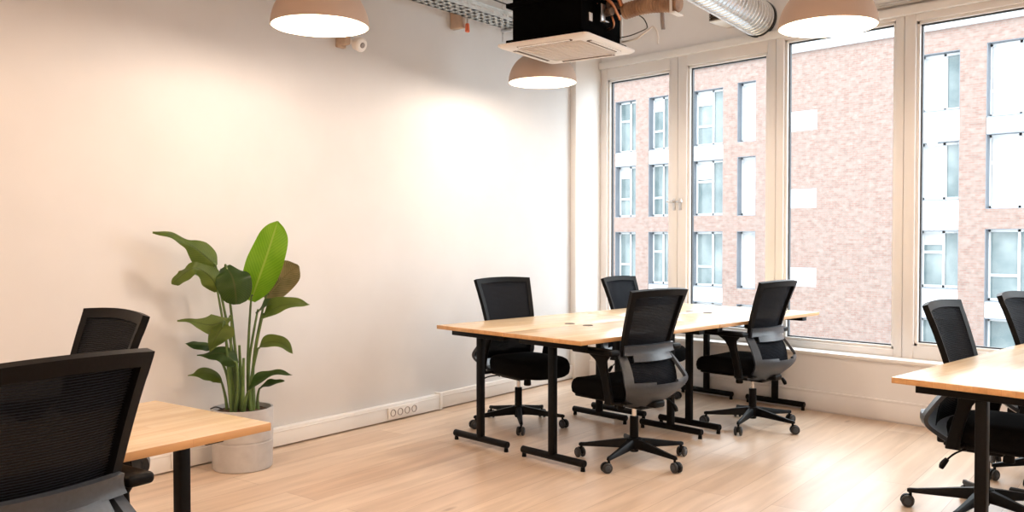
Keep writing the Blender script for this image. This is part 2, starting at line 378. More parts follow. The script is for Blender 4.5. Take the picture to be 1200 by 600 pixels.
# windows
def window(n, x0, x1, z0, z1, sash, handle=None, label=None):
    """one glazed unit: x0..x1 the outside of its frame; the pane inset by the sash widths"""
    r = bpy.data.objects.new('window_%d' % n, None); link(r); r.location = ((x0+x1)/2, WY, z0); r['kind'] = 'structure'
    r['label'] = label; ox, oy, oz = r.location
    l, rr, bt, tp = sash
    gx0, gx1, gz0, gz1 = x0 + l, x1 - rr, z0 + bt, z1 - tp
    b = BM()
    for lo, hi in (((x0, 0, z0), (gx0, .09, z1)), ((gx1, 0, z0), (x1, .09, z1)), ((gx0, 0, z0), (gx1, .09, gz0)), ((gx0, 0, gz1), (gx1, .09, z1))):
        add_box(b, (lo[0]-ox, lo[1], lo[2]-oz), (hi[0]-ox, hi[1], hi[2]-oz), .004)
    obj('window_frame', b, M['frame'], r)
    b = BM(); w = .022                              # inner bead with its dark seal
    for lo, hi in (((gx0, .02, gz0), (gx0+w, .075, gz1)), ((gx1-w, .02, gz0), (gx1, .075, gz1)), ((gx0, .02, gz0), (gx1, .075, gz0+w)), ((gx0, .02, gz1-w), (gx1, .075, gz1))):
        add_box(b, (lo[0]-ox, lo[1], lo[2]-oz), (hi[0]-ox, hi[1], hi[2]-oz), .003)
    obj('glazing_bead', b, M['trim'], r)
    b = BM(); w2 = w + .010
    for lo, hi in (((gx0+w, .045, gz0+w), (gx0+w2, .07, gz1-w)), ((gx1-w2, .045, gz0+w), (gx1-w, .07, gz1-w)), ((gx0+w, .045, gz0+w), (gx1-w, .07, gz0+w2)), ((gx0+w, .045, gz1-w2), (gx1-w, .07, gz1-w))):
        add_box(b, (lo[0]-ox, lo[1], lo[2]-oz), (hi[0]-ox, hi[1], hi[2]-oz))
    obj('glazing_seal', b, M['gasket'], r, smooth=False)
    b = BM()
    vs = [b.verts.new((x-ox, .058, z-oz)) for x, z in ((gx0+w, gz0+w), (gx1-w, gz0+w), (gx1-w, gz1-w), (gx0+w, gz1-w))]; b.faces.new(vs)
    obj('glass_pane', b, M['glass'], r, smooth=False)
    if handle:
        hx, hz, sgn = handle
        b = BM(); add_box(b, (hx-ox-.014, -.010, hz-oz-.075), (hx-ox+.014, .004, hz-oz+.03), .005)
        add_cyl(b, (hx-ox, .0, hz-oz), (hx-ox, -.045, hz-oz), .010, n=12)
        add_box(b, (hx-ox-(.012 if sgn > 0 else .05), -.058, hz-oz-.011), (hx-ox+(.05 if sgn > 0 else .012), -.040, hz-oz+.011), .006)
        h = obj('handle', b, M['metal'], r); h['label'] = 'steel window handle'
    return r
HZ = 1.632
window(1, -5.454, -4.571, .452, 2.905, (.078, .085, .09, .100), (-4.600, HZ, -1), 'leftmost casement window beside the corner, steel handle on its right stile')
window(2, -4.566, -3.624, .452, 2.905, (.090, .075, .09, .092), (-4.535, HZ, 1), 'second casement window from the corner, steel handle on its left stile')
window(3, -3.620, -2.612, .452, 2.905, (.066, .060, .052, .020), None, 'large fixed window looking onto the plain brick wall')
window(4, -2.608, -1.570, .452, 2.905, (.078, .078, .090, .050), None, 'window at the right behind the black chairs')
window(5, -1.566, -.55, .452, 2.905, (.066, .060, .060, .030), None, 'window beyond the right edge of the photo')
window(6, -.546, .46, .452, 2.905, (.078, .078, .090, .050), None, 'window farther along beyond the right edge')
b = BM(); add_box(b, (.46, 6.42, .42), (XR, 6.6, 2.92)); struct('wall_window_right', b, M['panel'])
t = thing('blind_rail', 'white double blind rail fixed above the window behind the right pendant lamp', 'blind rail', (-1.9, 6.40, 3.02))
b = BM(); add_box(b, (-1.25, -.03, -.012), (1.25, .03, .020), .004); obj('rail_body', b, M['trim'], t)
b = BM(); add_box(b, (-1.25, -.045, -.034), (1.25, -.030, -.018), .003); add_box(b, (-1.25, -.045, -.034), (1.25, .02, -.028)); obj('rail_lip', b, M['trim'], t)

# wall sockets
def socket(name, label, s, n, z, d0):
    p = along(s, d0, z); ang = math.atan2(-nrm.y, -nrm.x) - pi/2
    t = thing(name, label, 'wall socket', p, math.atan2(WD.y, WD.x) + pi)      # local x runs along the wall, away from the camera; local -y into the room
    w = .072
    b = BM(); add_box(b, (-.010 if n > 1 else -w/2, -.008, -.042), (n*w+.010 if n > 1 else w/2, 0, .042), .003); obj('plate', b, M['trim'], t)
    for k in range(n):
        cx = (k+.5)*w if n > 1 else 0
        b = BM(); add_lathe(b, [(0, -.003), (.020, -.003), (.022, .0035), (.026, .0035), (.026, -.006)], 24)
        o = obj('outlet', b, M['cable_grey' if n > 1 else 'trim'], t, (cx, -.008, 0), (pi/2, 0, 0))
        b = BM()
        for q in (-.009, .009): add_cyl(b, (q, 0, -.003), (q, 0, -.0015), .0026, n=8)
        obj('pin_hole', b, M['gasket'], o)
    return t
socket('socket_strip', 'row of four white wall sockets set in the cable trunking below the bare white wall', 2.62, 4, .062, .053)
socket('wall_socket', 'single white wall socket in the trunking behind the left desk leg', 4.28, 1, .065, .053)

# ------------------------------------------------------------------ desks
DL, DW, DZ, DT = 1.365, .623, .75, .025
def desk_meshes():
    ms = {}
    b = BM(); add_box(b, (-DW/2, -DL/2, -DT), (DW/2, DL/2, 0), .0025)
    me = mesh_of('tabletop', b, [M['desk_wood'], M['edge_wood']])
    for p in me.polygons:
        if abs(p.normal.z) < .5: p.material_index = 1
    ms['tabletop'] = me
    b = BM(); add_box(b, (-.245, -.032, -.040), (.245, .032, 0), .003); ms['support_bar'] = mesh_of('support_bar', b, M['black_metal'])
    b = BM(); add_box(b, (-.0225, -.019, .045), (.0225, .019, DZ-DT-.038), .006); ms['leg'] = mesh_of('leg', b, M['black_metal'])
    b = BM(); add_cyl(b, (-.25, 0, .044), (.25, 0, .044), .0215, n=20, bev=.004); ms['foot'] = mesh_of('foot', b, M['black_metal'])
    b = BM(); add_cyl(b, (0, 0, .0), (0, 0, .028), .014, .012, n=14); ms['leveller'] = mesh_of('leveller', b, M['black_plastic'])
    b = BM(); add_box(b, (-.02, -DL/2+.13, -.032), (.02, DL/2-.13, 0), .003); ms['cross_beam'] = mesh_of('cross_beam', b, M['black_metal'])
    b = BM(); add_lathe(b, [(0, .0012), (.026, .0012), (.028, .003), (.033, .003), (.034, 0)], 28); ms['cable_grommet'] = mesh_of('cable_grommet', b, M['dark_grille'])
    b = BM(); add_box(b, (-.03, -.05, -.03), (.03, .05, 0), .004); add_box(b, (-.045, -.02, -.022), (.045, .02, 0), .003); ms['bracket'] = mesh_of('bracket', b, M['black_metal'])
    return ms
DM = desk_meshes()
def desk(x, y, rot, label, grom, bar=1.0, group='beech desks'):
    t = thing('office_desk', label, 'desk', (x, y, 0), rot, group)
    inst('tabletop', DM['tabletop'], t, (0, 0, DZ))
    inst('cross_beam', DM['cross_beam'], t, (0, 0, DZ - DT))
    for s in (-1, 1):
        yy = s * (DL/2 - .105)
        inst('support_bar', DM['support_bar'], t, (0, yy, DZ - DT)).scale = (bar, 1, 1)
        lg = inst('leg', DM['leg'], t, (0, yy, 0))
        inst('foot', DM['foot'], lg)
        for q in (-.235, .235): inst('leveller', DM['leveller'], lg, (q, 0, 0))
        inst('bracket', DM['bracket'], t, (.20 * grom, yy - s * .1, DZ - DT))
    inst('cable_grommet', DM['cable_grommet'], t, (.235 * grom, 0, DZ))
    return t
XA, XB = -4.445 + DW/2, -3.195 - DW/2
Y1, Y2 = 3.60 + DL/2, 3.60 + DL*1.5 + .004
desk(XA, Y1, 0, 'beech topped desk in the middle cluster by the bare wall, end nearest the camera', 1)
desk(XB, Y1, 0, 'beech topped middle desk with the grey shelled chair pulled up to it', -1)
desk(XA, Y2, 0, 'beech topped desk of the middle cluster in the corner between wall and windows', 1)
desk(XB, Y2, 0, 'beech topped desk of the middle cluster against the windows, front side', -1)
LA = R(10); c0 = Vector((-2.455, 1.335, 0)); ex = Vector((-cos(LA), -sin(LA), 0)); ey = Vector((sin(LA), -cos(LA), 0))
p = c0 + ex * (DW/2) + ey * (DL/2)
desk(p.x, p.y, LA, 'beech topped desk at the left edge in front of the potted plant', -1, .72)
desk(-1.495 + DW/2, 3.59 + DL/2, R(-.5), 'beech topped desk at the right edge, nearest to the camera there', 1)
desk(-1.483 + DW/2, 3.59 + DL*1.5 + .004, R(-.5), 'beech topped desk at the right edge, farther one beside the windows', 1)

# ------------------------------------------------------------------ office chairs (local +x is where the sitter faces)
BX = smooth_tab([(.40, -.168), (.46, -.182), (.56, -.166), (.66, -.122), (.74, -.134), (.86, -.170), (1.02, -.226)])
BW = smooth_tab([(.44, .245), (.56, .240), (.62, .222), (.68, .204), (.76, .212), (.88, .223), (1.02, .238)])
def back_pt(s, z, off=0.0, k=1.0):
    w = interp(z, BW) * k
    return (interp(z, BX) + .034 * s * s - off, s * w, z)
SX = smooth_tab([(.350, -.120), (.40, -.195), (.475, -.258), (.56, -.222), (.66, -.146)])
SW = smooth_tab([(.350, .130), (.41, .205), (.485, .268), (.56, .246), (.66, .210)])
def shell_pt(s, z):
    w = interp(z, SW)
    return (interp(z, SX) + .085 * s * s, s * w, z)
def chair_meshes():
    ms = {}
    # seat cushion
    b = BM()
    def outline(sc):
        out = []
        for i in range(56):
            a = 2*pi*i/56; ca, sa = cos(a), sin(a); n = 3.2
            rx = abs(ca)**(2/n) * (1 if ca >= 0 else -1); ry = abs(sa)**(2/n) * (1 if sa >= 0 else -1)
            x = .120 + .262 * rx * sc; y = ry * sc * (.243 - .022 * (rx < 0) * abs(rx))
            out.append((x, y))
        return out
    def zoff(x, y, top):
        d = max(0, (x - .22) / .16); z = -.030 * d * d
        if top: z += .012 * max(0, -(x - .05)/.2) + .010 * (y/.24)**2
        return z
    rings = []
    for sc, z, top in ((.30, .384, 0), (.82, .385, 0), (.93, .390, 0), (.98, .404, 0), (1.0, .428, 1), (.992, .450, 1), (.955, .470, 1), (.88, .481, 1), (.6, .486, 1), (.3, .484, 1)):
        rings.append([b.verts.new((x, y, z + zoff(x, y, top))) for x, y in outline(sc)])
    for r0, r1 in zip(rings, rings[1:]):
        for i in range(56): b.faces.new((r0[i], r0[(i+1) % 56], r1[(i+1) % 56], r1[i]))
    b.faces.new(rings[0][::-1]); b.faces.new(rings[-1])
    ms['seat'] = mesh_of('seat', b, M['fabric'], angle=60)
    # seat pan under the cushion
    b = BM(); add_box(b, (-.12, -.20, .368), (.30, .20, .388), .010, 3); ms['seat_pan'] = mesh_of('seat_pan', b, M['black_plastic'])
    # back: frame, mesh, lumbar band, shell
    ss = [-1, -.93, -.86] + lin(-.8, .8, 14) + [.86, .93, 1]
    zs = lin(.645, .985, 18) + [.9975, 1.010, 1.022]
    def fr(s, z): return abs(s) > .85 or z > .985
    def bp(s, z):
        x, y, zz = back_pt(s, z)
        if z > .95: zz += .010 * (1 - s*s) - .004
        return (x, y, zz)
    b = BM(); add_shell(b, bp, ss, zs, fr, .026)
    bmesh.ops.bevel(b, geom=[e for e in b.edges if len(e.link_faces) == 2 and e.calc_face_angle(0) > 1.0], offset=.006, segments=2, affect='EDGES')
    ms['backrest_frame'] = mesh_of('backrest_frame', b, M['black_plastic'], angle=50)
    b = BM(); add_shell(b, lambda s, z: back_pt(s, z, -.002, .87), lin(-1, 1, 14), lin(.46, .992, 24), lambda s, z: True, .004)
    ms['backrest_mesh'] = mesh_of('backrest_mesh', b, M['mesh'], angle=60)
    b = BM(); add_shell(b, lambda s, z: back_pt(s, z, .022, 1.0), lin(-1, 1, 20), lin(.648, .705, 5), lambda s, z: True, .020)
    add_shell(b, lambda s, z: back_pt(s, z, .036, .72), lin(-1, 1, 14), lin(.612, .655, 4), lambda s, z: True, .016)
    bmesh.ops.bevel(b, geom=[e for e in b.edges if len(e.link_faces) == 2 and e.calc_face_angle(0) > 1.0], offset=.005, segments=2, affect='EDGES')
    ms['lumbar_support'] = mesh_of('lumbar_support', b, M['grey_plastic'], angle=50)
    ss = [-1, -.9, -.82] + lin(-.74, .74, 37) + [.82, .9, 1]
    b = BM(); add_shell(b, shell_pt, ss, lin(.35, .66, 24), lambda s, z: abs(s) > .79 or z < .488 + .03*abs(s), .018)
    bmesh.ops.bevel(b, geom=[e for e in b.edges if len(e.link_faces) == 2 and e.calc_face_angle(0) > 1.0], offset=.005, segments=2, affect='EDGES')
    ms['back_shell'] = mesh_of('back_shell', b, M['grey_plastic'], angle=50)
    # arms
    b = BM()
    prof = [(.385, -.055, .030, .017), (.42, -.050, .028, .017), (.50, -.030, .027, .016), (.58, -.006, .030, .016), (.62, .010, .044, .016), (.652, .022, .085, .018)]
    rings = []
    for z, x, hx, hy in prof:
        ring = []
        for i in range(20):
            a = 2*pi*i/20; n = 3.5
            ca, sa = cos(a), sin(a)
            ring.append(b.verts.new((x + hx*abs(ca)**(2/n)*(1 if ca >= 0 else -1), hy*abs(sa)**(2/n)*(1 if sa >= 0 else -1), z)))
        rings.append(ring)
    for r0, r1 in zip(rings, rings[1:]):
        for i in range(20): b.faces.new((r0[i], r0[(i+1) % 20], r1[(i+1) % 20], r1[i]))
    b.faces.new(rings[0][::-1]); b.faces.new(rings[-1])
    ms['arm_post'] = mesh_of('arm_post', b, M['black_plastic'], angle=60)
    b = BM(); add_box(b, (-.105, -.040, .652), (.215, .040, .684), .013, 4); ms['arm_pad'] = mesh_of('arm_pad', b, M['black_plastic'])
    b = BM(); add_box(b, (-.085, -.13, .374), (-.025, .015, .390), .005); ms['arm_bracket'] = mesh_of('arm_bracket', b, M['black_metal'])
    # mechanism, knob, lever
    b = BM(); add_box(b, (-.12, -.075, .325), (.10, .075, .374), .014, 3); add_box(b, (-.20, -.045, .345), (-.10, .045, .385), .012, 3); ms['mechanism'] = mesh_of('mechanism', b, M['black_metal'])
    b = BM(); add_cyl(b, (.105, 0, .290), (.105, 0, .345), .026, .023, 18, .005); ms['tension_knob'] = mesh_of('tension_knob', b, M['black_plastic'])
    b = BM(); add_tube(b, [(-.03, -.07, .352), (-.04, -.17, .356), (-.06, -.235, .345), (-.085, -.25, .318)], .0045, 8); add_tube(b, [(-.083, -.25, .322), (-.10, -.255, .296), (-.108, -.256, .276)], lambda q: .010 + .004*sin(pi*q), 10)
    ms['lever'] = mesh_of('lever', b, M['black_plastic'])
    # gas lift
    b = BM(); add_cyl(b, (0, 0, .20), (0, 0, .36), .0135, n=18); ms['gas_rod'] = mesh_of('gas_rod', b, M['chrome'])
    b = BM(); add_cyl(b, (0, 0, .058), (0, 0, .268), .0265, .0255, 22, .003); ms['gas_cover'] = mesh_of('gas_cover', b, M['black_plastic'])
    # star base
    b = BM(); add_lathe(b, [(.028, .072), (.048, .078), (.050, .118), (.044, .138), (.028, .142)], 30, close=True); ms['hub'] = mesh_of('hub', b, M['black_plastic'])
    b = BM(); rings = []
    for x, z, hw, hh in ((.030, .108, .026, .029), (.10, .103, .022, .024), (.20, .092, .0165, .017), (.29, .083, .0135, .011), (.322, .081, .012, .0105), (.331, .080, .006, .007)):
        rings.append([b.verts.new((x, y*hw, z + q*hh)) for y, q in ((-1, -.75), (-.8, -1), (.8, -1), (1, -.75), (.75, .7), (.5, 1), (-.5, 1), (-.75, .7))])
    for r0, r1 in zip(rings, rings[1:]):
        for i in range(8): b.faces.new((r0[i], r0[(i+1) % 8], r1[(i+1) % 8], r1[i]))
    b.faces.new(rings[0][::-1]); b.faces.new(rings[-1]); ms['base_leg'] = mesh_of('base_leg', b, M['black_plastic'])
    # caster: stem and hood, two wheels
    b = BM(); add_cyl(b, (0, 0, .050), (0, 0, .080), .0075, n=12); rings = []
    for q in range(11):
        a = R(-5 + 190 * q / 10); rr = .0325
        rings.append([b.verts.new((.014 + (rr+e)*cos(a), y, .030 + (rr+e)*sin(a))) for y, e in ((-.006, -.012), (.006, -.012), (.006, 0), (-.006, 0))])
    for r0, r1 in zip(rings, rings[1:]):
        for i in range(4): b.faces.new((r0[i], r0[(i+1) % 4], r1[(i+1) % 4], r1[i]))
    b.faces.new(rings[0][::-1]); b.faces.new(rings[-1]); add_cyl(b, (.014, -.024, .030), (.014, .024, .030), .006, n=10)
    ms['caster'] = mesh_of('caster', b, M['black_plastic'])
    b = BM(); add_cyl(b, (0, -.0085, 0), (0, .0085, 0), .030, n=26, bev=.005); ms['wheel'] = mesh_of('wheel', b, M['rubber'])
    b = BM(); add_cyl(b, (0, -.0105, 0), (0, .0105, 0), .017, n=20, bev=.002); ms['wheel_cap'] = mesh_of('wheel_cap', b, M['grey_plastic'])
    return ms
CM = chair_meshes()
def chair(x, y, face, base, lift, label, group='black mesh office chairs'):
    """face: direction the sitter looks, base: angle of one star leg, both in degrees in the room; lift raises everything above the base"""
    t = thing('office_chair', label, 'office chair', (x, y, 0), R(face), group)
    for nm in ('seat', 'seat_pan', 'backrest_frame', 'backrest_mesh', 'lumbar_support', 'back_shell', 'mechanism', 'tension_knob', 'lever', 'gas_rod'):
        inst(nm, CM[nm], t, (0, 0, lift))
    for s in (-1, 1):
        ar = inst('armrest', CM['arm_post'], t, (0, s * .268, lift))
        inst('arm_pad', CM['arm_pad'], ar)
        inst('bracket', CM['arm_bracket'], ar, (0, 0, 0), (0, 0, 0) if s > 0 else (0, 0, 0)).scale = (1, 1 if s > 0 else -1, 1)
    inst('gas_cover', CM['gas_cover'], t)
    hb = inst('hub', CM['hub'], t)
    for k in range(5):
        a = R(base - face + 72 * k)
        inst('base_leg', CM['base_leg'], t, (0, 0, 0), (0, 0, a))
        cs = inst('caster', CM['caster'], t, (.316 * cos(a), .316 * sin(a), 0), (0, 0, a + random.uniform(-.9, .9)))
        for s in (-1, 1):
            w = inst('wheel', CM['wheel'], cs, (.014, s * .0165, .030))
            inst('wheel_cap', CM['wheel_cap'], cs, (.014, s * .0175, .030))
    return t
chair(-4.40, 4.30, -8, -41, .004, 'black mesh office chair with its back to the bare white wall, middle cluster')
chair(-4.42, 5.68, 5, -20, -.03, 'black mesh office chair in the room corner behind the middle desks')
chair(-3.216, 4.096, 176, -150, 0, 'black office chair showing its back and grey lower shell, near end of middle desks')
chair(-3.235, 5.445, 180, -148, 0, 'black office chair showing its back, at middle desks right before the big windows')
chair(-2.349, .600, 192.5, 20, .02, 'large black mesh chair back filling the lower left corner of the photo')
chair(-3.385, 1.02, -84, 10, .02, 'black mesh chair back beyond the lower left chair, against the peach wall')
chair(-1.425, 4.46, 2, 195, -.015, 'black office chair tucked under the right desk, whole upper backrest in view')
chair(-1.41, 5.44, 2, 160, -.015, 'black mesh office chair cut off by the right edge, beside the windows')

# ------------------------------------------------------------------ pendant lamps
SHADE_R = .25
def shade_profile():
    out = []
    for q in range(15):
        t = q / 14
        a = t * pi/2
        out.append((SHADE_R * cos(a)**.72 if q < 14 else .030, .215 * sin(a)**1.08))
    out[-1] = (.030, .215)
    return out
def lamp_meshes():
    ms = {}
    pr = shade_profile(); pr[0] = (SHADE_R, 0)
    b = BM(); add_lathe(b, pr + [(.030, .245), (.018, .262), (0, .262)], 64); ms['lamp_shade'] = mesh_of('lamp_shade', b, M['shade_out'], angle=60)
    inner = [(max(r - .006, .0), z - .003 if z > .01 else z) for r, z in pr]
    b = BM(); add_lathe(b, [(SHADE_R, 0)] + inner + [(0, .212)], 64); ms['shade_lining'] = mesh_of('shade_lining', b, M['shade_in'], angle=60)
    b = BM(); add_lathe(b, [(0, -.050), (.022, -.046), (.040, -.030), (.046, -.005), (.040, .022), (.024, .048), (.018, .07), (0, .07)], 28); ms['bulb'] = mesh_of('bulb', b, M['bulb'], angle=60)
    b = BM(); add_cyl(b, (0, 0, .185), (0, 0, .213), .022, n=18); ms['lamp_holder'] = mesh_of('lamp_holder', b, M['shade_in'])
    return ms
LM = lamp_meshes()
LAMP_W = 31.5
def pendant(x, y, z, label, warm=(1, .81, .67)):
    t = thing('pendant_lamp', label, 'pendant lamp', (x, y, z), 0, 'cream dome pendant lamps')
    sh = inst('lamp_shade', LM['lamp_shade'], t)
    inst('shade_lining', LM['shade_lining'], sh)
    inst('lamp_holder', LM['lamp_holder'], t); inst('bulb', LM['bulb'], t, (0, 0, .142))
    b = BM(); add_cyl(b, (0, 0, .26), (0, 0, CEIL - z), .004, n=8); obj('cord', b, M['cable_white'], t)
    b = BM(); add_lathe(b, [(0, 0), (.05, 0), (.055, -.004), (.055, -.03), (0, -.03)], 28); obj('ceiling_rose', b, M['shade_out'], t, (0, 0, CEIL - z))
    l = bpy.data.lights.new('lamp_light', 'POINT'); l.energy = LAMP_W; l.color = warm; l.shadow_soft_size = .06
    lo = bpy.data.objects.new('lamp_light', l); link(lo, t); lo.location = (0, 0, .020)
    return t
pendant(-3.956, 2.44, 2.403, 'cream dome pendant lamp above the potted plant, at the top left')
pendant(-4.50, 4.643, 2.45, 'cream dome pendant lamp behind the ceiling air conditioner, the smallest looking')
pendant(-2.184, 4.396, 2.418, 'cream dome pendant lamp before the windows, at the top right')
pendant(-1.64, 2.20, 2.41, 'cream dome pendant lamp hanging above the frame in the middle of the room')
pendant(-3.41, .24, 2.41, 'cream dome pendant lamp out of view above the left desk', (1, .64, .40))
for px, py, wh in ((-1.10, .0, 'above the camera'), (.14, 4.16, 'over the far right desk'), (.68, 1.95, 'right of the camera'), (1.2, -.25, 'behind and right of the camera'), (-.55, -2.2, 'at the back of the room'), (-2.86, -1.95, 'at the back left of the room')):  # unseen pendants added to fill the room with warm light
    pendant(px, py, 2.41, 'added cream dome pendant for fill light, out of view ' + wh, (1, .64, .40) if px < -2 else (1, .74, .56))

# ------------------------------------------------------------------ ceiling air conditioner
AZ = 2.52
ac_c = Vector((-3.858, 4.208, AZ)); AU = R(11.5)          # its sides turned with the long wall
t = thing('air_conditioner', 'black ceiling air conditioner unit with a white four-way cassette face', 'air conditioner', ac_c, AU)
S = .33
def rrect(h, r, n=6):
    out = []
    for cx, cy, a0 in ((h-r, h-r, 0), (-h+r, h-r, 90), (-h+r, -h+r, 180), (h-r, -h+r, 270)):
        for q in range(n + 1):
            a = R(a0 + 90*q/n); out.append((cx + r*cos(a), cy + r*sin(a)))
    return out
b = BM(); rings = []
for h, r, z in ((.235, .02, .012), (.235, .02, .0), (S-.018, .03, .0), (S, .035, .012), (S, .035, .022), (.25, .02, .030)):
    rings.append([b.verts.new((x, y, z)) for x, y in rrect(h, r)])
for r0, r1 in zip(rings, rings[1:]):
    n = len(r0)
    for i in range(n): b.faces.new((r0[i], r0[(i+1) % n], r1[(i+1) % n], r1[i]))
obj('cassette_panel', b, M['ac_white'], t)
b = BM(); add_box(b, (-.228, -.228, .002), (.228, .228, .014), .004)
for i in range(11):
    q = -.20 + .04*i; add_box(b, (q-.013, -.205, -.001), (q+.013, .205, .004), .001)
g = obj('intake_grille', b, M['ac_grille'], t)
for k in range(4):
    b = BM(); add_box(b, (-.20, -.290, -.002), (.20, -.262, .004), .003); add_box(b, (-.19, -.2625, -.0035), (.19, -.252, .001), .001)
    f = obj('air_slot', b, M['dark_grille'], t, (0, 0, 0), (0, 0, k*pi/2))
    b = BM(); add_box(b, (-.185, -.292, -.006), (.185, -.272, -.001), .002); obj('louvre', b, M['ac_white'], f)
b = BM(); add_box(b, (-.255, -.255, .026), (.255, .255, .62), .012); add_box(b, (-.285, -.285, .026), (.285, .285, .052), .006); add_box(b, (-.285, -.285, .255), (.285, .285, .285), .006)
obj('unit_body', b, M['ac_black'], t)
b = BM(); add_box(b, (.254, -.165, .13), (.259, -.125, .18), .001, M=None); obj('rating_sticker', b, M['cable_white'], t)
b = BM(); add_box(b, (.19, .254, .09), (.262, .275, .225), .003); obj('drain_box', b, M['cable_white'], t)
b = BM()
for sx in (-.27, .27):
    for sy in (-.27, .27): add_cyl(b, (sx, sy, .6), (sx, sy, CEIL - AZ), .005, n=8)
obj('threaded_rod', b, M['metal'], t)
# pipework at its side: local +x runs to the right along the unit, local +y away along the wall
b = BM(); n = 60; pts = [Vector((.36 + .0066*i, .10 - .0006*i, .215 + .018*sin(i*.055 + .4))) for i in range(n)]
add_tube(b, pts, lambda q: .048 + .0035*sin(q*n*pi*.62), 18, 0); hz = tag(obj('flexible_hose', b, M['brown_hose']), 'brown insulated flexible hose joining the black air conditioner from the right', 'hose')
hz.location = ac_c; hz.rotation_euler = (0, 0, AU)
b = BM()
add_tube(b, [(.25, -.06, .26), (.30, -.08, .28), (.345, -.05, .25), (.35, .02, .20), (.345, .07, .17)], .010, 10)
add_tube(b, [(.25, .00, .30), (.31, -.02, .31), (.36, .01, .29), (.365, .05, .25)], .014, 10)
add_tube(b, [(.25, .05, .24), (.29, .02, .22), (.335, .0, .15), (.31, .04, .12), (.25, .08, .12)], .008, 10)
add_tube(b, [(.25, -.10, .33), (.33, -.10, .33), (.42, -.04, .31), (.52, .02, .29), (.60, .05, .30)], .011, 10)
obj('copper_pipe', b, M['copper'], t)
b = BM(); add_box(b, (.300, -.10, .13), (.308, -.05, .24), .002); add_box(b, (.300, -.10, .125), (.335, -.05, .133), .002); add_box(b, (.255, -.14, .275), (.42, -.02, .288), .003); obj('pipe_bracket', b, M['metal'], t)
b = BM(); add_cyl(b, (.285, -.02, .20), (.35, -.04, .20), .026, n=14, bev=.004); add_cyl(b, (.315, -.03, .19), (.315, -.03, .26), .013, n=10); add_cyl(b, (.29, .06, .26), (.355, .06, .25), .022, n=14, bev=.004); obj('valve', b, M['dark_grille'], t)
t2 = thing('hose_hanger', 'white strap bracket holding up the end of the brown hose', 'bracket', ac_c + Matrix.Rotation(AU, 3, 'Z') @ Vector((.735, .066, .205)), AU)
b = BM(); add_box(b, (-.024, -.062, -.055), (-.010, -.054, .10), .001); add_box(b, (-.024, .054, -.055), (-.010, .062, .10), .001); add_box(b, (-.024, -.062, -.060), (.012, .062, -.053), .001); obj('strap', b, M['cable_white'], t2)
b = BM(); add_box(b, (-.03, -.065, .092), (.03, .065, .102), .002); add_cyl(b, (-.015, 0, .10), (-.015, 0, CEIL - t2.location.z), .004, n=8); obj('rod', b, M['metal'], t2)
b = BM(); add_tube(b, [(.262, .264, .075), (.33, .22, .066), (.40, .20, .068), (.43, .20, .083), (.48, .20, .112), (.51, .20, .128), (.535, .20, .10), (.545, .20, .062), (.545, .20, .015)], .0062, 8)
o = tag(obj('loose_cable', b, M['cable_white']), 'loose white cable curling in the air beside the air conditioner', 'cable'); o.location = ac_c; o.rotation_euler = (0, 0, AU)
b = BM(); add_tube(b, [(.255, .23, .095), (.31, .21, .092), (.38, .185, .092), (.465, .185, .115), (.475, .19, .135), (.455, .185, .18), (.44, .13, .20)], .0036, 8)
o = tag(obj('loose_cable', b, M['cable_black']), 'thin black wire beside the loose white cable at the air conditioner', 'cable'); o.location = ac_c; o.rotation_euler = (0, 0, AU)
b = BM(); add_tube(b, [(.62, .10, .19), (.622, .10, .13), (.628, .10, .075)], .013, 10, 4)
o = tag(obj('hanging_conduit', b, M['cable_grey']), 'short grey conduit stub hanging below the brown hose', 'conduit'); o.location = ac_c; o.rotation_euler = (0, 0, AU)

# ------------------------------------------------------------------ spiral duct and vent box over the window
t = thing('spiral_duct', 'shiny galvanised spiral air duct running into the wall above the windows', 'air duct', (-3.765, 6.40, 3.085), R(11.7))
b = BM(); rad = .140; turns = 40; n = 40
prof = []
for i in range(turns):
    y = .06 - 2.6 * i / turns
    prof += [(rad, y), (rad, y - .052), (rad + .004, y - .056), (rad + .004, y - .061)]
prof.append((rad, -2.6))
rings = [[b.verts.new((r*cos(2*pi*k/n), y - .02*0, r*sin(2*pi*k/n))) for k in range(n)] for r, y in prof]
for r0, r1 in zip(rings, rings[1:]):
    for k in range(n): b.faces.new((r0[k], r0[(k+1) % n], r1[(k+1) % n], r1[k]))
obj('duct_pipe', b, M['duct'], t)
b = BM(); add_lathe(b, [(rad + .002, .0), (rad + .012, .0), (rad + .012, .035), (rad + .002, .035)], 40, close=True); obj('end_collar', b, M['duct'], t, (0, .02, 0), (pi/2, 0, 0))
b = BM(); add_lathe(b, [(rad + .001, .0), (rad + .008, .0), (rad + .008, .016), (rad + .001, .016)], 40, close=True); obj('rubber_seal', b, M['cable_black'], t, (0, -.022, 0), (pi/2, 0, 0))
b = BM(); add_box(b, (-.012, -1.2, .140), (.012, -1.17, CEIL - 2.98585), .001); add_box(b, (-.06, -1.21, .138), (.06, -1.16, .146), .002); obj('hanger_strap', b, M['metal'], t)
t = thing('vent_box', 'white wall vent box with a dark grille front below the spiral duct', 'vent', (-4.0, 6.43, 3.07))
b = BM(); add_box(b, (-.085, -.27, .0), (.10, .0, .012), .003); add_box(b, (-.085, -.27, .22), (.10, .0, .23), .003); add_box(b, (-.085, -.27, 0), (-.078, 0, .23), .002); add_box(b, (.092, -.27, 0), (.10, 0, .23), .002); obj('box_case', b, M['trim'], t)
b = BM(); add_box(b, (-.080, -.25, .010), (.094, -.24, .222))
for i in range(9): add_box(b, (-.080, -.268, .018 + .023*i), (.094, -.248, .026 + .023*i), .001)
obj('grille', b, M['dark_grille'], t)

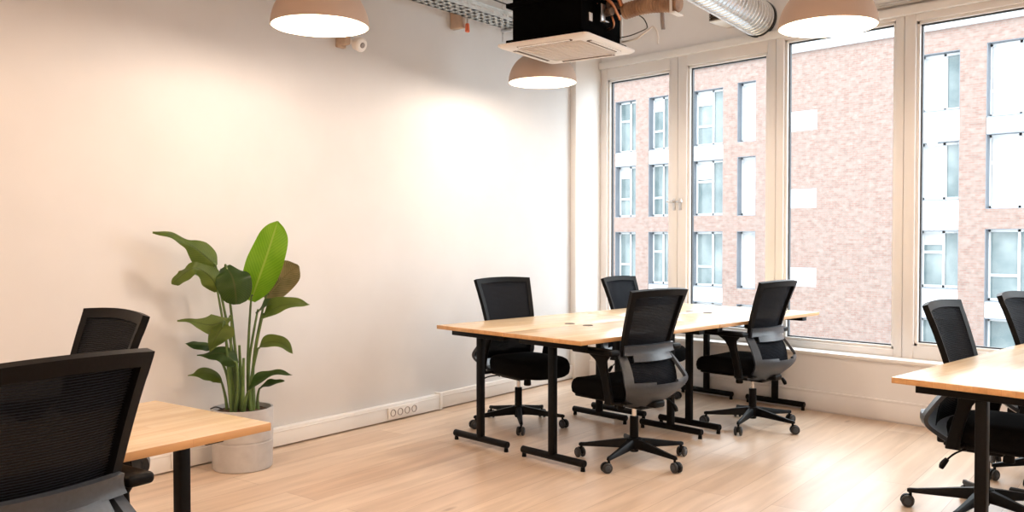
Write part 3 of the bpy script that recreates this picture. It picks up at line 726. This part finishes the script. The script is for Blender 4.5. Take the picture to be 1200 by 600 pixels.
# ------------------------------------------------------------------ cable tray along the long wall
ts = 1.05                                        # start along the wall, metres from the corner
t = thing('cable_tray', 'galvanised perforated cable tray hung along the top of the bare white wall', 'cable tray', along(0, .30, 2.985), math.atan2(WD.y, WD.x))
b = BM(); x0, x1 = .55, 6.4
for y in (-.10, .10):                             # local y>0 is into the room
    n = 78; st = (x1 - x0)/n
    for i in range(n):
        xa = x0 + i*st
        add_box(b, (xa, y-.0012, 0), (xa + st*.35, y+.0012, .062)); 
        add_box(b, (xa + st*.35, y-.0012, 0), (xa + st, y+.0012, .022)); add_box(b, (xa + st*.35, y-.0012, .036), (xa + st, y+.0012, .062))
    add_box(b, (x0, y-.004, .060), (x1, y+.004, .066), .001)
obj('side_rail', b, M['tray'], t, smooth=False)
b = BM()
for i in range(78):
    xa = x0 + i*(x1-x0)/78; st = (x1-x0)/78
    add_box(b, (xa, -.10, 0), (xa + st*.55, .10, .0022))
for y in (-.085, -.03, .03, .085): add_box(b, (x0, y-.016, 0), (x1, y+.016, .002))
obj('tray_floor', b, M['tray'], t, smooth=False)
for (sx, k) in ((1.46, 0), (3.6, 1)):
    b = BM(); add_box(b, (sx-.02, -.13, -.022), (sx+.02, .13, -.001), .002); add_box(b, (sx-.02, -.13, .075), (sx+.02, .13, .092), .002)
    for y in (-.122, .122): add_cyl(b, (sx, y, -.10 if y < 0 else -.05), (sx, y, CEIL - 2.985), .005, n=8)
    for y in (-.122, .122):
        for z in (-.03, .098): add_cyl(b, (sx, y, z - .006), (sx, y, z + .006), .010, n=6)
    obj('hanger', b, M['metal'], t)
b = BM(); pts = [(x0 + (x1-x0)*i/24, .02*sin(i*.8)*.4, .012*sin(i*1.1)) for i in range(25)]; add_tube(b, pts, .0055, 8, 3)
o = tag(obj('slack_cable', b, M['cable_black']), 'black cable strung above the cable tray under the ceiling', 'cable'); o.location = along(0, .34, 3.14); o.rotation_euler = (0, 0, math.atan2(WD.y, WD.x))
t = thing('wall_batten', 'short timber batten with an orange red cap below the cable tray', 'bracket', along(1.87, 0, 2.90), math.atan2(WD.y, WD.x))
b = BM(); add_box(b, (-.022, .0, .03), (.025, .12, .17), .004); obj('batten', b, M['bracket_wood'], t)
b = BM(); add_cyl(b, (-.005, .15, .06), (-.005, .15, .20), .007, n=10); add_box(b, (-.03, .14, .10), (.03, .21, .108), .001); obj('clip', b, M['metal'], t)
b = BM(); add_cyl(b, (-.005, .15, -.005), (-.005, .15, .06), .018, .014, 14, .003); add_cyl(b, (-.035, .13, .0), (-.035, .13, .05), .010, .008, 12, .002); obj('cap', b, M['red'], t)

# ------------------------------------------------------------------ detector on the wall
p = along(3.02, 0, 2.64)
t = thing('motion_detector', 'small white wall camera with a round dark lens high on the bare wall', 'detector', p, math.atan2(WD.y, WD.x))
b = BM(); add_box(b, (-.035, 0, -.045), (.035, .03, .055), .006); add_box(b, (-.028, .02, -.03), (.028, .085, .04), .012, 3); obj('mount', b, M['bracket_wood'], t)
b = BM(); add_cyl(b, (-.085, .07, -.005), (-.085, .135, -.030), .046, .048, 26, .010); add_cyl(b, (-.02, .06, .0), (-.085, .09, -.010), .016, n=12); hd = obj('camera_head', b, M['trim'], t)
b = BM(); add_cyl(b, (-.085, .130, -.028), (-.085, .142, -.033), .020, .018, 20, .003); obj('lens', b, M['cable_grey'], hd)

# ------------------------------------------------------------------ potted plant
PX, PY = -4.702, 2.375
t = thing('potted_plant', 'tall green plant with big leaves in a pale round pot by the wall', 'plant', (PX, PY, 0), R(46.08))
# local axes: x = sideways (to the right in the photo), y = away, z = up
b = BM(); add_lathe(b, [(0, 0), (.160, 0), (.166, .006), (.170, .155), (.1665, .158), (.1665, .164), (.1705, .168), (.1735, .335), (.171, .345), (.160, .345), (.157, .335), (.155, .28), (0, .28)], 64)
obj('pot', b, M['pot'], t)
b = BM(); rings = []
add_lathe(b, [(.156, .318), (.13, .325), (.09, .330), (.04, .332), (0, .333)], 40)
for v in b.verts: v.co.z += random.uniform(-.006, .006)
obj('soil', b, M['soil'], t)
def pp(u, v, d=0):                                 # a point of the plant: measured sideways and up on a sheet d metres behind (+) or before (-) the pot's centre
    return Vector(((u - 600) / F * (5.03 + d) + 1.553, d, 1.32 - (v - 278) / F * (5.03 + d)))
def leaf(pts, side, width, m, stalk=None, fold=.25, prof=None, curl=0, skew=0):
    mid = catmull(pts, 8); n = len(mid) - 1
    side = [Vector(s).normalized() for s in (side if isinstance(side, list) else [side])]
    prof = prof or [(0, .10), (.08, .42), (.25, .85), (.45, 1.0), (.65, .9), (.82, .62), (.94, .28), (1, .02)]
    prof = smooth_tab(prof, 5)
    b = BM(); uvl = b.loops.layers.uv.new('UVMap'); rows = []
    for i, P in enumerate(mid):
        q = i / n
        tg = (mid[min(i+1, n)] - mid[max(i-1, 0)]).normalized()
        f = q * (len(side) - 1); k = min(int(f), len(side) - 2) if len(side) > 1 else 0
        sd = side[k].lerp(side[min(k+1, len(side)-1)], f - k) if len(side) > 1 else side[0]
        sd = (sd - tg * sd.dot(tg)).normalized(); nm = tg.cross(sd)
        w = width * interp(q, prof); row = []
        for s in lin(-1, 1, 10):
            wav = .085 * width * sin(q * 13 + s * 2.2 + len(mid)) * abs(s)
            off = sd * (w * s * (1 + skew * s)) + nm * (fold * w * abs(s)**1.3 + curl * w * s*s*s + wav)
            row.append((b.verts.new(P + off), s, q))
        rows.append(row)
    for r0, r1 in zip(rows, rows[1:]):
        for a, c, d, e in zip(r0, r0[1:], r1[1:], r1):
            fc = b.faces.new((a[0], c[0], d[0], e[0]))
            for lp, src in zip(fc.loops, (a, c, d, e)): lp[uvl].uv = (src[1], src[2])
    ext = bmesh.ops.solidify(b, geom=b.faces[:], thickness=.0016)
    lf = obj('leaf', b, M[m], t)
    if stalk:
        s = BM(); add_tube(s, stalk + [mid[0], mid[min(3, n)]], lambda q: .0105 - .0065*q, 8, 6); obj('stalk', s, M['stalk'], lf)
    return lf
base = lambda dx, dy: Vector((dx, dy, .325))
X, Yv, Zv = Vector((1, 0, 0)), Vector((0, 1, 0)), Vector((0, 0, 1))
# the big fresh upright leaf
leaf([pp(293, 353, .0), pp(300, 333, -.01), pp(310, 305, -.01), pp(319, 278, .01), pp(325, 259, .03)], (.93, .12, .35), .102, 'leaf_bright', [base(.03, .02), pp(289, 420, .01)], .18,
     [(0, .22), (.1, .55), (.25, .86), (.42, 1.0), (.6, .98), (.78, .80), (.92, .45), (1, .03)])
# long drooping pair at the upper left
leaf([pp(252, 312, -.10), pp(243, 303, -.14), pp(230, 292, -.19), pp(216, 283, -.24), pp(200, 274, -.29), pp(178, 272, -.33)], [(.5, .3, .85), (.35, .4, .9), (.1, .7, .5), (0, .95, .2)], .072, 'leaf_mid',
     [base(-.02, .0), pp(272, 420, .0), pp(258, 345, -.01)], .35, [(0, .2), (.12, .85), (.3, 1.0), (.44, .7), (.55, .38), (.7, .42), (.88, .38), (1, .03)])
leaf([pp(254, 342, -.10), pp(249, 329, -.14), pp(239, 319, -.18), pp(227, 314, -.23), pp(213, 322, -.28), pp(200, 333, -.29)], [(.6, .3, .6), (.5, .4, .8), (.2, .8, .5), (.45, .1, .8)], .062, 'leaf_mid',
     [base(-.04, -.03), pp(268, 430, -.04)], .2, [(0, .25), (.12, .8), (.28, 1.0), (.45, .6), (.6, .65), (.78, .9), (.92, .62), (1, .05)])
# broad dark leaf hanging face on
leaf([pp(263, 312, -.05), pp(270, 322, -.10), pp(274, 336, -.13), pp(276, 357, -.13)], (.95, .2, -.05), .094, 'leaf_dark',
     [base(.0, -.03), pp(276, 430, -.03), pp(268, 350, -.02)], -.15, [(0, .3), (.15, .65), (.4, 1.0), (.65, 1.0), (.85, .85), (.95, .6), (1, .2)])
# browning leaf behind on the right
leaf([pp(310, 350, .10), pp(322, 336, .12), pp(335, 322, .14), pp(349, 311, .15)], (.55, .2, -.75), .082, 'leaf_brown', [base(.05, .06), pp(296, 420, .06)], .2,
     [(0, .2), (.15, .75), (.4, 1.0), (.65, 1.0), (.85, .8), (1, .1)])
leaf([pp(300, 368, .02), pp(306, 362, .0), pp(314, 357, -.02), pp(322, 354, -.04)], (.3, .7, .6), .055, 'leaf_dark', [base(.05, .0), pp(290, 430, .01)], .3)
leaf([pp(306, 373, -.02), pp(316, 364, -.06), pp(330, 358, -.08), pp(346, 356, -.08), pp(362, 357, -.06)], [(.2, .5, .8), (.1, .6, .8), (.0, .8, .5)], .062, 'leaf_mid', [base(.07, -.02), pp(295, 430, -.02)], .25,
     [(0, .2), (.15, .9), (.35, 1.0), (.6, .75), (.85, .4), (1, .03)])
# lower right
leaf([pp(300, 412, -.02), pp(308, 403, -.05), pp(319, 401, -.07), pp(331, 404, -.07), pp(342, 415, -.06)], [(.1, .6, .7), (.0, .7, .7), (.2, .6, .7)], .045, 'leaf_mid', [base(.06, -.04), pp(292, 450, -.03)], .3)
leaf([pp(288, 462, -.10), pp(298, 450, -.13), pp(311, 442, -.15), pp(325, 438, -.15), pp(341, 440, -.13)], [(.2, .6, .8), (.1, .8, .6), (.0, .9, .35)], .055, 'leaf_dark', [base(.03, -.08)], .3,
     [(0, .3), (.15, .9), (.3, 1.0), (.6, .6), (.85, .3), (1, .03)])
leaf([pp(302, 457, .0), pp(310, 452, -.03), pp(320, 450, -.04), pp(332, 447, -.04)], (.0, .9, .45), .035, 'leaf_dark', [base(.09, .0), pp(300, 468, .0)], .3)
# left side, folded
leaf([pp(270, 374, -.10), pp(258, 378, -.14), pp(246, 381, -.18), pp(232, 379, -.22), pp(220, 376, -.25), pp(206, 376, -.27)], [(.0, .4, .95), (.0, .3, .95), (.0, .6, .7), (.0, .9, .35)], .060, 'leaf_mid',
     [base(-.03, -.05), pp(268, 440, -.05)], .1, [(0, .05), (.15, .5), (.35, 1.0), (.55, .6), (.75, .35), (1, .03)])
leaf([pp(262, 380, -.17), pp(255, 390, -.20), pp(249, 401, -.215), pp(244, 413, -.215)], (.9, .15, .3), .075, 'leaf_mid', [base(-.04, -.07), pp(266, 440, -.08)], -.25, [(0, .75), (.2, 1.0), (.5, .7), (.8, .3), (1, .03)])
leaf([pp(250, 408, -.06), pp(240, 405, -.10), pp(228, 404, -.15), pp(215, 403, -.20)], (.0, .9, .4), .035, 'leaf_dark', [base(-.06, -.01), pp(264, 440, -.02)], .3)
leaf([pp(276, 428, -.08), pp(265, 417, -.11), pp(254, 414, -.13), pp(242, 416, -.15), pp(229, 417, -.18)], [(.2, .5, .8), (.0, .7, .7), (.0, .9, .35)], .058, 'leaf_dark', [base(-.02, -.07), pp(277, 455, -.08)], .25,
     [(0, .3), (.15, .9), (.35, 1.0), (.6, .7), (.85, .35), (1, .03)])
leaf([pp(258, 449, -.02), pp(252, 442, -.05), pp(243, 438, -.09), pp(231, 438, -.15), pp(218, 441, -.19)], [(.2, .5, .7), (.0, .8, .5), (.0, .9, .3)], .042, 'leaf_mid', [base(-.08, -.02), pp(262, 465, -.02)], .3)
for dx, dy, top in ((-.01, .01, pp(279, 405, .0)), (.02, -.05, pp(284, 420, -.05)), (.045, .03, pp(298, 410, .03)), (-.05, .03, pp(268, 415, .02))):
    s = BM(); add_tube(s, [base(dx, dy), base(dx*.9, dy) + Vector((0, 0, .12)), top], lambda q: .017 - .010*q, 8, 6); obj('stem', s, M['stalk'], t)
s = BM(); add_tube(s, [base(-.10, -.03) + Vector((0, 0, .012)), base(-.13, -.06) + Vector((0, 0, .03)), base(-.16, -.07) + Vector((0, 0, .022))], .004, 6); obj('dry_stem', s, M['cable_black'], t)

# ------------------------------------------------------------------ the brick building across the street
FY = 34.0
BZ0, BZ1 = -7.5, 8.97
t = thing('brick_building', 'pale red brick office building with white window bands across the street', 'building', (-18, FY, BZ0))
def L(x, y, z): return (x + 18, y - FY, z - BZ0)
r1, r2, r3, r4 = (8.0, 5.48), (4.81, 2.30), (1.58, -.92), (-1.62, -4.1)
wins, white = [], []
for x0, x1 in ((-27.92, -26.64), (-25.87, -24.72), (-23.39, -21.76)):
    wins += [(x0, x1, a, c) for a, c in (r1, r2, r3, r4)]
    white += [(x0, x1, 5.48, 4.81), (x0, x1, -.92, -1.62)]
wins += [(-21.03, -20.12, 8.1, 5.48), (-21.03, -20.12, 4.85, 2.26), (-21.03, -20.12, 1.58, -.94), (-21.03, -20.12, -1.62, -4.1)]
wide = [(-19.5, -17.32, 6.56, 5.73), (-19.5, -17.32, 3.33, 2.54), (-19.5, -17.32, .06, -.73), (-19.5, -17.32, -3.2, -4.0)]
white += wide
wins += [(-13.25, -11.82, a, c) for a, c in ((8.14, 6.0), (4.85, 2.70), (1.58, -.58), (-1.70, -3.9))]
white += [(-13.25, -11.82, a, c) for a, c in ((6.0, 4.85), (2.70, 1.58), (-.58, -1.70))]
wins += [(-10.92, -8.5, a, c) for a, c in ((8.25, 5.61), (5.0, 2.33), (1.62, -.98), (-1.58, -4.1))]
white += [(-10.92, -8.5, 5.61, 5.0), (-10.92, -8.5, -.98, -1.58)]
holes = wins + white
xs = sorted({-45.0, 8.0} | {h[0] for h in holes} | {h[1] for h in holes}); zs = sorted({BZ0, BZ1} | {h[2] for h in holes} | {h[3] for h in holes})
b = BM(); cache = {}
def gv(x, z):
    if (x, z) not in cache: cache[(x, z)] = b.verts.new(L(x, FY, z))
    return cache[(x, z)]
for xa, xb in zip(xs, xs[1:]):
    for za, zb in zip(zs, zs[1:]):
        cx, cz = (xa+xb)/2, (za+zb)/2
        if any(h[0] < cx < h[1] and h[3] < cz < h[2] for h in holes): continue
        b.faces.new((gv(xa, za), gv(xb, za), gv(xb, zb), gv(xa, zb)))
add_box(b, L(-45, FY + .6, BZ0), L(8, FY + 8, BZ1))
for xe in (-45, 8): add_box(b, L(xe - .01, FY, BZ0), L(xe + .01, FY + .7, BZ1))
obj('brick_wall', b, M['brick'], t, smooth=False)
b = BM(); add_box(b, L(-45.2, FY - .15, BZ1), L(8.2, FY + 8, BZ1 + .5)); obj('cornice', b, M['facade_white'], t, smooth=False)
for (x0, x1, z1, z0) in white:
    b = BM(); add_box(b, L(x0, FY + .03, z0), L(x1, FY + .5, z1)); obj('white_panel', b, M['facade_white'], t, smooth=False)
for wi, (x0, x1, z1, z0) in enumerate(wins):
    d = .42
    b = BM()
    add_box(b, L(x0 - .02, FY + .01, z0), L(x0 + .02, FY + d + .1, z1)); add_box(b, L(x1 - .02, FY + .01, z0), L(x1 + .02, FY + d + .1, z1))
    add_box(b, L(x0, FY + .01, z1 - .02), L(x1, FY + d + .1, z1 + .02), mi=0); add_box(b, L(x0, FY + .01, z0 - .02), L(x1, FY + d + .1, z0 + .02))
    w = obj('window', b, M['reveal'], t, smooth=False)
    W = x1 - x0; fr = .09
    divs = [x0 + .04, x0 + W*.56, x1 - .04] if W > 1.0 else [x0 + .04, x1 - .04]
    if W > 2: divs = [x0 + .04, x0 + W*.42, x0 + W*.52, x1 - .04]
    b = BM()
    for q in divs: add_box(b, L(q - fr/2, FY + d - .08, z0), L(q + fr/2, FY + d, z1))
    for q in ((z0 + .05), (z1 - .05)): add_box(b, L(x0, FY + d - .08, q - .06), L(x1, FY + d, q + .06))
    add_box(b, L(x0, FY + d - .07, z0 + (z1-z0)*(.36 if wi % 3 else .62) - .05), L(divs[1], FY + d, z0 + (z1-z0)*(.36 if wi % 3 else .62) + .05))
    obj('window_frame', b, M['facade_white'], w, smooth=False)
    b = BM(); add_box(b, L(x0, FY + d - .02, z0), L(x1, FY + d + .05, z1)); obj('pane', b, M['far_glass'], w, smooth=False)
    rr = random.Random(wi).random()
    if x0 > -14 and z0 > 2 or x0 > -21.1 and x0 < -20:
        b = BM(); add_box(b, L(x0 + (.05 if W < 2 else .1), FY + d - .06, z0 + .02), L(x0 + W*(.62 + .3*(W < 1)), FY + d - .025, z1 - .03)); obj('blind', b, M['blind'], w, smooth=False)
    elif rr < .55:
        b = BM(); add_box(b, L(x0 + .08, FY + d - .06, z1 - (z1-z0)*(.2 + .3*rr)), L(divs[1] - .05, FY + d - .025, z1 - .06)); obj('blind', b, M['blind'], w, smooth=False)
b = BM(); add_box(b, (-70, 7.2, BZ0 - .2), (40, 60, BZ0)); struct('street', b, M['street'])

# ------------------------------------------------------------------ daylight and picture settings
w = bpy.data.worlds.new('overcast_sky'); C.world = w; w.use_nodes = True
bg = w.node_tree.nodes['Background']; bg.inputs['Color'].default_value = (.88, .94, 1.0, 1); bg.inputs['Strength'].default_value = 6.0
for i, (x0, x1) in enumerate(((-5.36, -3.72), (-3.52, -2.70), (-2.5, -.6), (-.5, .4))):
    l = bpy.data.lights.new('window_portal', 'AREA'); l.shape = 'RECTANGLE'; l.size = x1 - x0; l.size_y = 2.3; l.cycles.is_portal = True
    o = bpy.data.objects.new('window_portal', l); link(o); o.location = ((x0+x1)/2, 6.53, 1.68); o.rotation_euler = (-pi/2, 0, 0)
C.view_settings.view_transform = 'Standard'; C.view_settings.look = 'None'; C.view_settings.gamma = 1; C.view_settings.use_curve_mapping = False
C.view_settings.exposure = .42
C.cycles.use_denoising = True
C.cycles.max_bounces = 10; C.cycles.diffuse_bounces = 6; C.cycles.transparent_max_bounces = 16
C.cycles.sample_clamp_indirect = 6
